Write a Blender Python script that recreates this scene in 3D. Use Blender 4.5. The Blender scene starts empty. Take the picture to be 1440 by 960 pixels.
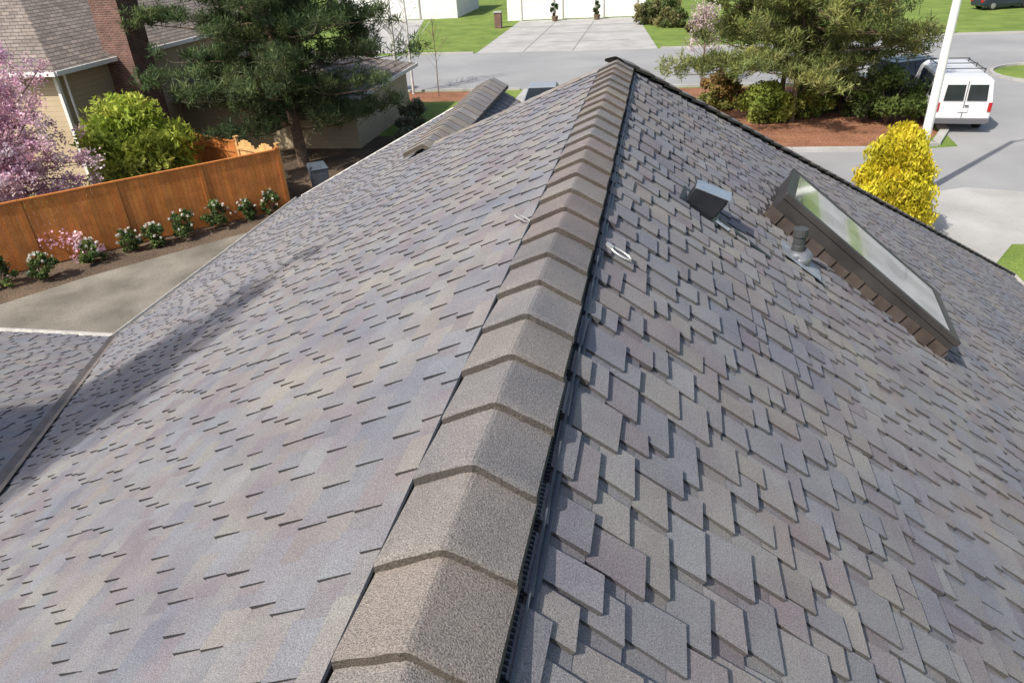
import bpy, math, random
import numpy as np
from mathutils import Vector, Matrix
random.seed(7)
rng=np.random.default_rng(7)
scene=bpy.context.scene
col=scene.collection
H=7.8; RX=-0.355; RZ=6.80

# ---------------------------------------------------------------- materials
def mat(name,c1,c2=None,scale=5.0,rough=0.85,bump=0.0,bscale=60.0,attr=False,metal=0.0,fine=0.0,detail=5,spec=0.3,dist=0.01):
    m=bpy.data.materials.new(name); m.use_nodes=True
    nt=m.node_tree; N=nt.nodes; L=nt.links
    b=N['Principled BSDF']; b.inputs['Roughness'].default_value=rough; b.inputs['Metallic'].default_value=metal
    b.inputs['Specular IOR Level'].default_value=spec
    tc=N.new('ShaderNodeTexCoord')
    n=N.new('ShaderNodeTexNoise'); n.inputs['Scale'].default_value=scale; n.inputs['Detail'].default_value=detail
    L.new(tc.outputs['Object'],n.inputs['Vector'])
    r=N.new('ShaderNodeValToRGB'); r.color_ramp.elements[0].position=0.32; r.color_ramp.elements[1].position=0.68
    r.color_ramp.elements[0].color=(*c1,1); r.color_ramp.elements[1].color=(*(c2 or c1),1)
    L.new(n.outputs['Fac'],r.inputs['Fac'])
    out=r.outputs['Color']
    if attr:
        a=N.new('ShaderNodeAttribute'); a.attribute_name='Col'
        x=N.new('ShaderNodeMix'); x.data_type='RGBA'; x.blend_type='MULTIPLY'; x.inputs['Factor'].default_value=1
        L.new(out,x.inputs['A']); L.new(a.outputs['Color'],x.inputs['B']); out=x.outputs['Result']
    if fine or bump:
        n2=N.new('ShaderNodeTexNoise'); n2.inputs['Scale'].default_value=bscale; n2.inputs['Detail'].default_value=3
        L.new(tc.outputs['Object'],n2.inputs['Vector'])
    if fine:
        mr=N.new('ShaderNodeMapRange'); mr.inputs['From Min'].default_value=0.3; mr.inputs['From Max'].default_value=0.7
        mr.inputs['To Min'].default_value=1-fine; mr.inputs['To Max'].default_value=1+fine
        L.new(n2.outputs['Fac'],mr.inputs['Value'])
        x=N.new('ShaderNodeMix'); x.data_type='RGBA'; x.blend_type='MULTIPLY'; x.inputs['Factor'].default_value=1
        L.new(out,x.inputs['A']); L.new(mr.outputs['Result'],x.inputs['B']); out=x.outputs['Result']
    L.new(out,b.inputs['Base Color'])
    if bump:
        bp=N.new('ShaderNodeBump'); bp.inputs['Strength'].default_value=bump; bp.inputs['Distance'].default_value=dist
        L.new(n2.outputs['Fac'],bp.inputs['Height']); L.new(bp.outputs['Normal'],b.inputs['Normal'])
    return m
def shingle_mat(name,fine,bump):
    m=mat(name,(0.87,0.90,0.97),(1.13,1.09,1.02),1.5,0.9,bump,330,attr=True,fine=fine,dist=0.004,detail=8)
    nt=m.node_tree; N=nt.nodes; L=nt.links; b=N['Principled BSDF']
    src=b.inputs['Base Color'].links[0].from_socket
    tc=N.new('ShaderNodeTexCoord'); n=N.new('ShaderNodeTexNoise'); n.inputs['Scale'].default_value=4.5; n.inputs['Detail'].default_value=4
    mp=N.new('ShaderNodeMapping'); mp.inputs['Location'].default_value=(5,3,1); L.new(tc.outputs['Object'],mp.inputs['Vector']); L.new(mp.outputs['Vector'],n.inputs['Vector'])
    r=N.new('ShaderNodeValToRGB'); e=r.color_ramp.elements; e[0].position=.36; e[0].color=(.91,.87,.90,1); e[1].position=.62; e[1].color=(1.03,1.04,1.03,1)
    L.new(n.outputs['Fac'],r.inputs['Fac'])
    x=N.new('ShaderNodeMix'); x.data_type='RGBA'; x.blend_type='MULTIPLY'; x.inputs['Factor'].default_value=1
    L.new(src,x.inputs['A']); L.new(r.outputs['Color'],x.inputs['B']); L.new(x.outputs['Result'],b.inputs['Base Color'])
    return m
SH=shingle_mat('asphalt_shingle',.42,.5)
CAP=mat('cap_shingle',(0.88,0.87,0.87),(1.12,1.07,1.02),4,0.9,0.7,300,attr=True,fine=0.55,dist=0.005)
BLACK=mat('black_plastic',(0.018,0.02,0.024),(0.035,0.037,0.042),8,0.38,0.1,80,spec=0.5)
LIPM=mat('vent_lip_plastic',(0.06,0.07,0.085),(0.12,0.135,0.155),3,0.33,0.1,80,spec=0.6)
BRONZE=mat('dark_metal',(0.036,0.033,0.032),(0.062,0.057,0.054),6,0.42,0.1,60,metal=0.3)
STEPM=mat('brown_step_flashing',(0.055,0.043,0.036),(0.10,0.08,0.068),7,0.5,0.1,60,metal=0.2)
VALM=mat('valley_metal',(0.15,0.125,0.11),(0.22,0.19,0.17),6,0.6,0.1,60)
GALV=mat('bare_flashing',(0.38,0.40,0.43),(0.62,0.64,0.67),12,0.35,0.6,30,metal=0.5)
STEELP=mat('painted_vent_metal',(0.012,0.013,0.017),(0.02,0.023,0.028),10,0.35,0.05,40,metal=0.1,spec=0.4)
HOODT=mat('sky_tinted_hood_top',(0.36,0.42,0.50),(0.46,0.52,0.60),10,0.22,0.05,40,metal=0.5,spec=0.9)  # pale blue sky reflection is put into the base colour
WHITEP=mat('white_paint',(0.74,0.74,0.72),(0.8,0.8,0.78),3,0.5)
GUT=mat('gutter_paint',(0.50,0.48,0.45),(0.62,0.60,0.56),6,0.5,fine=0.15,bscale=20)
ROADM=mat('worn_asphalt',(0.27,0.27,0.272),(0.34,0.34,0.335),0.25,0.9,0.3,60,fine=0.12,detail=9)
CONC=mat('concrete',(0.35,0.34,0.32),(0.46,0.45,0.43),0.6,0.9,0.2,40,fine=0.12,detail=8)
PATIO=mat('stained_concrete',(0.14,0.125,0.10),(0.28,0.255,0.21),0.7,0.9,0.3,30,fine=0.2,detail=9)
GRASS=mat('lawn_grass',(0.12,0.19,0.035),(0.22,0.29,0.06),0.6,0.95,0.8,25,fine=0.35,dist=0.05,detail=9)
SOIL=mat('garden_soil',(0.095,0.068,0.048),(0.17,0.12,0.08),0.8,0.95,0.8,18,fine=0.4,dist=0.05)
MULCH=mat('red_bark_mulch',(0.22,0.10,0.055),(0.34,0.16,0.09),1.2,0.95,1.0,14,fine=0.45,dist=0.06)
CEDAR=mat('stained_cedar',(0.80,0.77,0.75),(1.12,1.12,1.12),2.5,0.7,0.2,30,attr=True,fine=0.2)
BARK=mat('bark',(0.13,0.09,0.065),(0.24,0.17,0.12),6,0.95,1.0,20,fine=0.3,dist=0.03)
BIRCH=mat('birch_bark',(0.45,0.43,0.40),(0.7,0.68,0.64),7,0.8,0.3,25,fine=0.2)
LEAF=mat('foliage',(0.85,0.85,0.85),(1.15,1.15,1.15),1.0,0.6,attr=True,spec=0.25)
_b=LEAF.node_tree.nodes['Principled BSDF']
_tr=LEAF.node_tree.nodes.new('ShaderNodeBsdfTranslucent'); _ms=LEAF.node_tree.nodes.new('ShaderNodeMixShader'); _ms.inputs[0].default_value=.35
_src=_b.inputs['Base Color'].links[0].from_socket; LEAF.node_tree.links.new(_src,_tr.inputs['Color'])
LEAF.node_tree.links.new(_b.outputs[0],_ms.inputs[1]); LEAF.node_tree.links.new(_tr.outputs[0],_ms.inputs[2]); LEAF.node_tree.links.new(_ms.outputs[0],LEAF.node_tree.nodes['Material Output'].inputs['Surface'])
GLASSD=mat('dark_window_glass',(0.015,0.02,0.025),(0.03,0.035,0.04),2,0.12,spec=0.5)
RUB=mat('tyre_rubber',(0.02,0.02,0.02),(0.03,0.03,0.03),10,0.8)
RIM=mat('wheel_rim',(0.4,0.4,0.42),(0.5,0.5,0.52),10,0.35,metal=0.7)
REDL=mat('tail_light_red',(0.35,0.01,0.01),(0.45,0.02,0.02),10,0.25,spec=0.6)
LAMPM=mat('clear_lamp',(0.6,0.6,0.62),(0.7,0.7,0.72),10,0.2,spec=0.6)
VANW=mat('white_van_paint',(0.66,0.67,0.68),(0.74,0.75,0.76),1.5,0.3,spec=0.5)
CARG=mat('silver_car_paint',(0.38,0.40,0.43),(0.44,0.46,0.49),1.5,0.3,spec=0.6,metal=0.3)
CARD=mat('dark_blue_car_paint',(0.02,0.028,0.05),(0.03,0.04,0.065),1.5,0.22,spec=0.7)
BINM=mat('bin_plastic',(0.07,0.08,0.10),(0.10,0.12,0.14),5,0.5)
def siding(name,c1,c2,period=0.18):
    m=mat(name,c1,c2,0.8,0.75); nt=m.node_tree; N=nt.nodes; L=nt.links
    tc=N.new('ShaderNodeTexCoord'); sp=N.new('ShaderNodeSeparateXYZ'); L.new(tc.outputs['Object'],sp.inputs[0])
    d=N.new('ShaderNodeMath'); d.operation='DIVIDE'; d.inputs[1].default_value=period; L.new(sp.outputs['Z'],d.inputs[0])
    f=N.new('ShaderNodeMath'); f.operation='FRACT'; L.new(d.outputs[0],f.inputs[0])
    bp=N.new('ShaderNodeBump'); bp.inputs['Strength'].default_value=1; bp.inputs['Distance'].default_value=0.03; bp.invert=True
    L.new(f.outputs[0],bp.inputs['Height']); L.new(bp.outputs['Normal'],N['Principled BSDF'].inputs['Normal'])
    return m
SIDT=siding('tan_lap_siding',(0.42,0.34,0.22),(0.48,0.39,0.26))
SIDW=siding('white_lap_siding',(0.66,0.66,0.64),(0.74,0.74,0.72))
SIDG=siding('grey_lap_siding',(0.28,0.26,0.22),(0.33,0.31,0.27))
def brickmat(name,c1,c2,mo,bw,rh,ms,vec='xz',rough=0.9):
    m=bpy.data.materials.new(name); m.use_nodes=True; nt=m.node_tree; N=nt.nodes; L=nt.links
    b=N['Principled BSDF']; b.inputs['Roughness'].default_value=rough
    tc=N.new('ShaderNodeTexCoord'); sp=N.new('ShaderNodeSeparateXYZ'); L.new(tc.outputs['Object'],sp.inputs[0])
    ad=N.new('ShaderNodeMath'); ad.operation='ADD'; L.new(sp.outputs['X'],ad.inputs[0]); L.new(sp.outputs['Y'],ad.inputs[1])
    cb=N.new('ShaderNodeCombineXYZ')
    L.new(ad.outputs[0],cb.inputs[0]); L.new(sp.outputs['Z'],cb.inputs[1])
    t=N.new('ShaderNodeTexBrick'); t.inputs['Scale'].default_value=1; t.inputs['Color1'].default_value=(*c1,1); t.inputs['Color2'].default_value=(*c2,1)
    t.inputs['Mortar'].default_value=(*mo,1); t.inputs['Brick Width'].default_value=bw; t.inputs['Row Height'].default_value=rh; t.inputs['Mortar Size'].default_value=ms
    L.new(cb.outputs[0],t.inputs['Vector'])
    n=N.new('ShaderNodeTexNoise'); n.inputs['Scale'].default_value=3; n.inputs['Detail'].default_value=6; L.new(tc.outputs['Object'],n.inputs['Vector'])
    mr=N.new('ShaderNodeMapRange'); mr.inputs['From Min'].default_value=.3; mr.inputs['From Max'].default_value=.7; mr.inputs['To Min'].default_value=.75; mr.inputs['To Max'].default_value=1.25; L.new(n.outputs['Fac'],mr.inputs['Value'])
    x=N.new('ShaderNodeMix'); x.data_type='RGBA'; x.blend_type='MULTIPLY'; x.inputs['Factor'].default_value=1
    L.new(t.outputs['Color'],x.inputs['A']); L.new(mr.outputs['Result'],x.inputs['B'])
    L.new(x.outputs['Result'],b.inputs['Base Color'])
    bp=N.new('ShaderNodeBump'); bp.inputs['Strength'].default_value=0.6; bp.inputs['Distance'].default_value=0.02; bp.invert=True
    L.new(t.outputs['Fac'],bp.inputs['Height']); L.new(bp.outputs['Normal'],b.inputs['Normal'])
    return m
BRICK=brickmat('red_brown_brick',(0.20,0.085,0.062),(0.13,0.056,0.043),(0.22,0.18,0.155),0.22,0.075,0.01)
NROOF=brickmat('brown_roof_shingle',(0.27,0.225,0.19),(0.18,0.15,0.13),(0.09,0.075,0.065),0.35,0.10,0.012)
SKYG=bpy.data.materials.new('skylight_glass'); SKYG.use_nodes=True
_n=SKYG.node_tree.nodes; _l=SKYG.node_tree.links; _b=_n['Principled BSDF']; _b.inputs['Roughness'].default_value=0.07; _b.inputs['Specular IOR Level'].default_value=1.0; _b.inputs['Coat Weight'].default_value=.6; _b.inputs['Coat Roughness'].default_value=.03
_t=_n.new('ShaderNodeTexCoord'); _mp=_n.new('ShaderNodeMapping'); _mp.inputs['Scale'].default_value=(1.6,1.8,1); _q=_n.new('ShaderNodeTexNoise'); _q.inputs['Scale'].default_value=1.3; _q.inputs['Detail'].default_value=5; _q.inputs['Distortion'].default_value=.6
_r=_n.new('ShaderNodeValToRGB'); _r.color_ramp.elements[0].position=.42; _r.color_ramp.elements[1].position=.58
_r.color_ramp.elements[0].color=(0.13,0.165,0.145,1); _r.color_ramp.elements[1].color=(0.42,0.45,0.44,1)  # dark to pale blotches paint reflections into the glass colour
_l.new(_t.outputs['Object'],_mp.inputs['Vector']); _l.new(_mp.outputs['Vector'],_q.inputs['Vector']); _l.new(_q.outputs['Fac'],_r.inputs['Fac']); _l.new(_r.outputs['Color'],_b.inputs['Base Color'])

# ---------------------------------------------------------------- mesh helpers
class MB:
    def __init__(s): s.v=[]; s.f=[]; s.c=[]; s.m=[]
    def add(s,vs,fs,c=(1,1,1),m=0):
        o=len(s.v); s.v+= [tuple(p) for p in vs]; s.c+=[c]*len(vs)
        for f in fs: s.f.append(tuple(i+o for i in f)); s.m.append(m)
    def box(s,x0,x1,y0,y1,z0,z1,c=(1,1,1),m=0):
        vs=[(x,y,z) for z in(z0,z1) for y in(y0,y1) for x in(x0,x1)]
        s.add(vs,[(0,2,3,1),(4,5,7,6),(0,1,5,4),(2,6,7,3),(0,4,6,2),(1,3,7,5)],c,m)
    def tube(s,pts,rad,n=8,c=(1,1,1),m=0,cap=True):
        pts=[Vector(p) for p in pts]; o=len(s.v); 
        for i,p in enumerate(pts):
            d=(pts[min(i+1,len(pts)-1)]-pts[max(i-1,0)]).normalized()
            a=d.cross(Vector((0,0,1)) if abs(d.z)<0.9 else Vector((1,0,0))).normalized(); b=d.cross(a)
            for k in range(n):
                t=2*math.pi*k/n; s.v.append(tuple(p+(a*math.cos(t)+b*math.sin(t))*rad[i])); s.c.append(c)
        for i in range(len(pts)-1):
            for k in range(n):
                k2=(k+1)%n; s.f.append((o+i*n+k,o+i*n+k2,o+(i+1)*n+k2,o+(i+1)*n+k)); s.m.append(m)
        if cap:
            s.f.append(tuple(o+k for k in range(n))[::-1]); s.m.append(m)
            s.f.append(tuple(o+(len(pts)-1)*n+k for k in range(n))); s.m.append(m)
    def loft(s,secs,c=(1,1,1),m=0):
        n=len(secs[0]); o=len(s.v)
        for q in secs:
            for p in q: s.v.append(tuple(p)); s.c.append(c)
        for i in range(len(secs)-1):
            for k in range(n):
                k2=(k+1)%n; s.f.append((o+i*n+k,o+i*n+k2,o+(i+1)*n+k2,o+(i+1)*n+k)); s.m.append(m)
        s.f.append(tuple(o+k for k in range(n))[::-1]); s.m.append(m)
        s.f.append(tuple(o+(len(secs)-1)*n+k for k in range(n))); s.m.append(m)
def obj(name,mb,mats,loc=(0,0,0),parent=None,smooth=False,bevel=0,fixn=False,rotz=0,**props):
    me=bpy.data.meshes.new(name); me.from_pydata([tuple(map(float,v)) for v in mb.v],[],mb.f)
    if not isinstance(mats,(list,tuple)): mats=[mats]
    for x in mats: me.materials.append(x)
    me.polygons.foreach_set('material_index',mb.m)
    ca=me.color_attributes.new('Col','FLOAT_COLOR','POINT')
    arr=np.ones((len(mb.v),4)); arr[:,:3]=np.array(mb.c); ca.data.foreach_set('color',arr.ravel())
    if smooth: me.polygons.foreach_set('use_smooth',[True]*len(me.polygons))
    if fixn:
        import bmesh
        bm=bmesh.new(); bm.from_mesh(me); bmesh.ops.recalc_face_normals(bm,faces=bm.faces); bm.to_mesh(me); bm.free()
    me.update()
    o=bpy.data.objects.new(name,me); col.objects.link(o); o.location=loc; o.rotation_euler=(0,0,rotz)
    if parent: o.parent=parent
    if bevel:
        b=o.modifiers.new('bevel','BEVEL'); b.width=bevel; b.segments=2; b.limit_method='ANGLE'
    for k,v in props.items(): o[k]=v
    return o
def empty(name,loc,label,category,group=None,rotz=0):
    o=bpy.data.objects.new(name,None); o.location=loc; o.rotation_euler=(0,0,rotz); o.empty_display_size=0.2; col.objects.link(o)
    o['label']=label; o['category']=category
    if group: o['group']=group
    return o
def sheet(name,pts,z,m,extra=None):
    mb=MB(); mb.add([(x,y,z) for x,y in pts],[tuple(range(len(pts)))])
    return obj(name,mb,m,kind='structure')

# ---------------------------------------------------------------- ground
sheet('ground',[(-400,-200),(400,-200),(400,600),(-400,600)],0,GRASS)
sheet('road',[(-120,41),(9,41),(11,38.5),(11.3,34),(10.9,29),(9,28.5),(3,28.5),(1,26),(1,15),(90,15),(90,57),(17,57),(8,54.6),(-120,55.5)],0.004,ROADM)
sheet('garden_bed',[(-24,7),(-19,8),(-11,12),(-6,18),(-6,22),(-7,27),(-8.5,31),(-19,31),(-19.6,22),(-32,14)],0.004,SOIL)
sheet('patio',[(-19,9.5),(-17.0,13.4),(-15.4,15.8),(-12.5,19.2),(-10.8,20.0),(-6,20.5),(-5,4),(-19,3)],0.008,PATIO)
sheet('driveway',[(-8,12),(-2.2,12),(-2.0,41.2),(-7.4,41.2)],0.008,CONC)
sheet('path',[(8.3,23.6),(9.6,24.2),(20,21.5),(20,19.6),(12.4,20.2),(10.2,18.6),(9,15),(6,15)],0.008,CONC)
sheet('lawn',[(7.0,12),(7.6,17),(9.2,19.5),(11,19.6),(14,17.5),(14,12)],0.012,GRASS)
sheet('mulch_bed',[(-0.5,40.6),(-0.5,31),(2.2,29.2),(6,28.8),(9.9,29.4),(10.8,31),(11.0,34),(10.6,38),(8.6,40.6)],0.012,MULCH)
sheet('pavement',[(-13.3,54.7),(-0.2,54.5),(-2.3,74.5),(-13.5,74.5)],0.010,CONC)
sheet('drive',[(-32,79),(-24.5,79),(-19.3,56),(-24,56)],0.010,CONC)
sheet('mulch_strip',[(-16,38.2),(-9,38.2),(-9,40.8),(-16,40.8)],0.008,MULCH)
JOINT=mat('dark_joint',(0.13,0.125,0.12),(0.2,0.19,0.18),3)
mb=MB()
for k in(1,2): mb.box(-13.4+k*3.6-.03,-13.4+k*3.6+.03,54.8,74.4,.011,.015)
for y in(59.5,64.5,69.5): mb.box(-13.3,-2.3,y-.03,y+.03,.016,.018)
obj('driveway_joint',mb,JOINT,kind='structure')
def curb(pts,w=0.16,h=0.12,name='kerb'):
    mb=MB()
    for a,b in zip(pts[:-1],pts[1:]):
        a=Vector((*a,0)); b=Vector((*b,0)); d=(b-a).normalized(); n=Vector((-d.y,d.x,0))*w/2
        vs=[a-n,a+n,b+n,b-n]; mb.add([(p.x,p.y,0) for p in vs]+[(p.x,p.y,h) for p in vs],[(4,5,6,7)[::-1],(0,1,5,4),(1,2,6,5),(2,3,7,6),(3,0,4,7)])
    return obj(name,mb,CONC,kind='structure',fixn=True)
curb([(-60,41),(-7.6,41)]); curb([(-1.8,41),(8.6,41),(10.2,39.6),(11,38),(11.3,34),(11.1,31.2),(10.2,29.2),(8,28.5),(5,28.4),(2,28.9)],w=.3)
curb([(-60,55.6),(-24.5,55.4)]); curb([(-19,55.2),(-13.5,54.8)]); curb([(0,54.6),(8,54.6),(17,57),(60,57)])
mb=MB(); mb.add([(19.5+2.6*math.cos(t),42.5+2.6*math.sin(t),0.02) for t in np.linspace(0,2*math.pi,24,endpoint=False)],[tuple(range(24))])
obj('lawn_island',mb,GRASS,kind='structure')
curb([(19.5+2.7*math.cos(t),42.5+2.7*math.sin(t)) for t in np.linspace(0,2*math.pi,25)])

# ---------------------------------------------------------------- our roof
house=empty('house',(0,0,0),'house with a grey laminated shingle roof and black ridge vent','house')
PAL=[(0.232,0.232,0.246),(0.24,0.235,0.236),(0.212,0.216,0.232),(0.238,0.224,0.217),(0.220,0.202,0.211),(0.248,0.238,0.225),(0.207,0.208,0.222)]
def pick(f=1.0,k=0.10,des=0.0):
    c=random.choice(PAL); g=f*random.uniform(1-k,1+k); m=(.229,.223,.228); return tuple((x*(1-des)+y*des)*g for x,y in zip(c,m))
def slope(mb,P,nrm,cosT,b0,b1,lo,hi,e=0.090,tooth=0.0085,base=0.006,wr=(0.08,0.20),gr=(0.05,0.12),kvar=.05,bf=.98,skew=0.0,stag=0.006,side=.2,des=.12,rhythm=0):
    ep=e*cosT; b=b0; n=Vector(nrm); row=0
    def pt(a,bb,h): return tuple(Vector(P(a,bb))+n*h)
    while b<b1-1e-6:
        bt=b; bb=min(b+ep,b1); ov=0.010
        A0,A1=lo(bb),hi(bb); B0,B1=lo(max(bt-ov,b0)),hi(max(bt-ov,b0))
        if A1-A0>0.02:
            a=A0
            while a<A1:
                w=random.uniform(0.25,0.6); a2=min(a+w,A1)
                if A1-a2<0.08: a2=A1
                ta=a if a>A0 else B0; tb=a2 if a2<A1 else B1
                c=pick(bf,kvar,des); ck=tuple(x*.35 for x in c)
                v=[pt(ta,bt-ov,0.0),pt(tb,bt-ov,0.0),pt(a2,bb,base),pt(a,bb,base)]
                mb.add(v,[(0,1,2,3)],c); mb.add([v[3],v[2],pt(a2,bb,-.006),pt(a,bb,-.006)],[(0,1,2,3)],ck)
                a=a2
            a=A0+(((row*rhythm)%.21)-.05 if rhythm else random.uniform(0,0.15)); a=max(a,A0); lv=0
            while a<A1-0.03:
                w=random.uniform(*wr); a2=min(a+w,A1)
                if a2-a<.04: break
                if skew:
                    lv=1-lv if random.random()<.75 else lv; j=lv*stag+random.uniform(-.003,.003); j2=j+random.uniform(-.006,.006)
                    sk0=skew*random.uniform(.5,1.1); sk1=skew*random.uniform(.5,1.1)
                else: j=random.uniform(-stag*.4,stag); j2=j; sk0=sk1=0
                dv=random.uniform(0.0,0.006)
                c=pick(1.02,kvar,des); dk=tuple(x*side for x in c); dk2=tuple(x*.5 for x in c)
                hh=base+tooth*random.uniform(.75,1.2)+(0.002*lv if skew else 0); ht=base-0.001
                lo_=min(max(a+dv+sk0,B0),B1-.03); hi_=max(min(a2-dv+sk1,B1),lo_+.02)
                vs=[pt(lo_,bt-ov,ht-0.002),pt(hi_,bt-ov,ht-0.002),pt(a2,bb+j2,hh),pt(a,bb+j,hh),pt(lo_,bt-ov,-0.003),pt(hi_,bt-ov,-0.003),pt(a2,bb+j2,-0.003),pt(a,bb+j,-0.003)]
                mb.add(vs[:4],[(0,1,2,3)],c)
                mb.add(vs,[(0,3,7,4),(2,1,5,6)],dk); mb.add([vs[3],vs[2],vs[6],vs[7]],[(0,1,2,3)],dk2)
                a=a2+(random.uniform(*gr) if random.random()<.75 or not skew else random.uniform(.004,.015))
        b=bb; row+=1
TL=0.5; TR=0.72; MF=0.71; PZ=RZ-0.03
cl=1/math.sqrt(1+TL*TL); cr=1/math.sqrt(1+TR*TR)
YE=6.52
LX=5.85
EZ=PZ-TL*LX
HIPX=2.245; WY=11.7
def hiL(b): return YE+ (TL*b/MF) if b<HIPX else (WY-0.05*(b-HIPX))
def loL(b):
    x=RX-b
    yv=6.4+(x+6.2)*(-3.9/2.6)
    return max(-0.8,yv)
mbL=MB()
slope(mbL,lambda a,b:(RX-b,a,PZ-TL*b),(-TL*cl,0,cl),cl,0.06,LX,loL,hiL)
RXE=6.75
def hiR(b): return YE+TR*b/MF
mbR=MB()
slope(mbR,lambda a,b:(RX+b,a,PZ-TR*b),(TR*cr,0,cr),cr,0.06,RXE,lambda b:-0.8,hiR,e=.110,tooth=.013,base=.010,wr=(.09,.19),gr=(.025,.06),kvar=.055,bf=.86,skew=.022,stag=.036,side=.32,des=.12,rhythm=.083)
K=0.338
def hiW(b):
    y=-0.8+b; return -6.2-(y-6.4)*(2.6/3.9)
cw=1/math.sqrt(1+K*K); ZW=EZ+K*7.2
mbW=MB()
slope(mbW,lambda a,b:(a,-0.8+b,ZW-K*b),(0,K*cw,cw),cw,0.0,7.2,lambda b:-11.5,hiW)
mbF=MB(); cf=1/math.sqrt(1+MF*MF)
slope(mbF,lambda a,b:(a,YE+b,PZ-MF*b),(0,MF*cf,cf),cf,0.05,6.8,lambda b:RX-min(MF*b/TL,HIPX),lambda b:RX+MF*b/TR,e=0.12)
TW=0.6; WZ=PZ-TL*HIPX; WX=RX-HIPX; ct=1/math.sqrt(1+TW*TW)
def loWR(b):
    z=WZ-TW*b; return YE+(PZ-z)/MF
slope(mbF,lambda a,b:(WX+b,a,WZ-TW*b),(TW*ct,0,ct),ct,0.05,2.6,loWR,lambda b:WY,e=0.11)
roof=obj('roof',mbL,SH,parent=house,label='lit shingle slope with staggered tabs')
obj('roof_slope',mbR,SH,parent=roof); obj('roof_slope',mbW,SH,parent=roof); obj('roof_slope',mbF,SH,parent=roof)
mb=MB(); D=0.02
def deck(pts):
    n=len(pts); mb.add([(x,y,z-D) for x,y,z in pts]+[(x,y,z-D-0.14) for x,y,z in pts],[tuple(range(n)),tuple(range(n,2*n))[::-1]]+[(i,(i+1)%n,(i+1)%n+n,i+n) for i in range(n)])
zc=PZ-TR*RXE
deck([(RX,-0.8,PZ),(RX,YE,PZ),(RX+RXE,YE+TR*RXE/MF,zc),(RX+RXE,-0.8,zc)])
deck([(RX,-0.8,PZ),(-1.4,-0.8,PZ-TL*1.045),(-6.2,6.4,EZ),(-6.2,WY-.18,EZ),(WX,WY,WZ),(WX,hiL(HIPX-1e-6),WZ),(RX,YE,PZ)])
deck([(RX,YE,PZ),(WX,YE+TL*HIPX/MF,WZ),(WX,13.3,PZ-MF*(13.3-YE)),(RX+RXE,YE+TR*RXE/MF,zc)])
deck([(WX,8.1,WZ),(WX,WY,WZ),(WX+2.6,WY,WZ-TW*2.6),(WX+2.6,8.1+1.9,WZ-TW*2.6)])
deck([(-11.5,6.4,EZ),(-6.2,6.4,EZ),(-1.4,-0.8,ZW),(-11.5,-0.8,ZW)])
obj('roof_deck',mb,mat('roof_felt',(0.03,0.03,0.032),(0.05,0.05,0.05),5),parent=roof,fixn=True)
mb=MB()
mb.box(-5.7,-1.5,6.5,11.3,0,EZ-0.1); mb.box(-1.45,5.9,-0.7,12.4,0,zc-0.15); mb.box(-11.2,-1.46,-0.7,5.9,0,EZ-0.15)
obj('wall',mb,SIDG,parent=house)
def gutter(a,b,out):
    mb=MB()
    a=Vector(a);b=Vector(b);o=Vector(out)
    prof=[(0.0,0.0),(0.0,-0.09),(0.07,-0.09),(0.10,-0.0),(0.10,0.012),(0.088,0.012),(0.088,-0.0),(0.066,-0.075),(0.012,-0.075),(0.012,0.0)]
    mb.loft([[a+o*p[0]+Vector((0,0,p[1])) for p in prof],[b+o*p[0]+Vector((0,0,p[1])) for p in prof]])
    obj('gutter',mb,GUT,parent=house,fixn=True)
gutter((-6.2,6.4,EZ-0.01),(-6.2,WY-.2,EZ-0.01),(-1,0,0))
gutter((-11.5,6.4,EZ-0.012),(-6.31,6.4,EZ-0.012),(0,1,0))
gutter((RX+RXE,-0.8,zc-0.01),(RX+RXE,YE+TR*RXE/MF,zc-0.01),(1,0,0))
mb=MB(); a=Vector((-6.2,6.4,EZ)); b=Vector((-1.4,-0.8,ZW)); d=(b-a); sd=Vector((d.y,-d.x,0)).normalized()
for sgn,w in((1,0.045),(-1,0.05)):
    q=sd*w*sgn; lift=Vector((0,0,0.018)); up=Vector((0,0,0.022 if sgn>0 else 0.016))
    mb.add([a+lift,b+lift,b+q+lift+up,a+q+lift+up],[(0,1,2,3)])
obj('valley_flashing',mb,VALM,parent=roof)
mb=MB(); mb.tube([(WX,WY+.02,WZ),(-6.2,WY-.16,EZ)],[0.025,0.025],6); obj('rake_trim',mb,GUT,parent=house)

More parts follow.
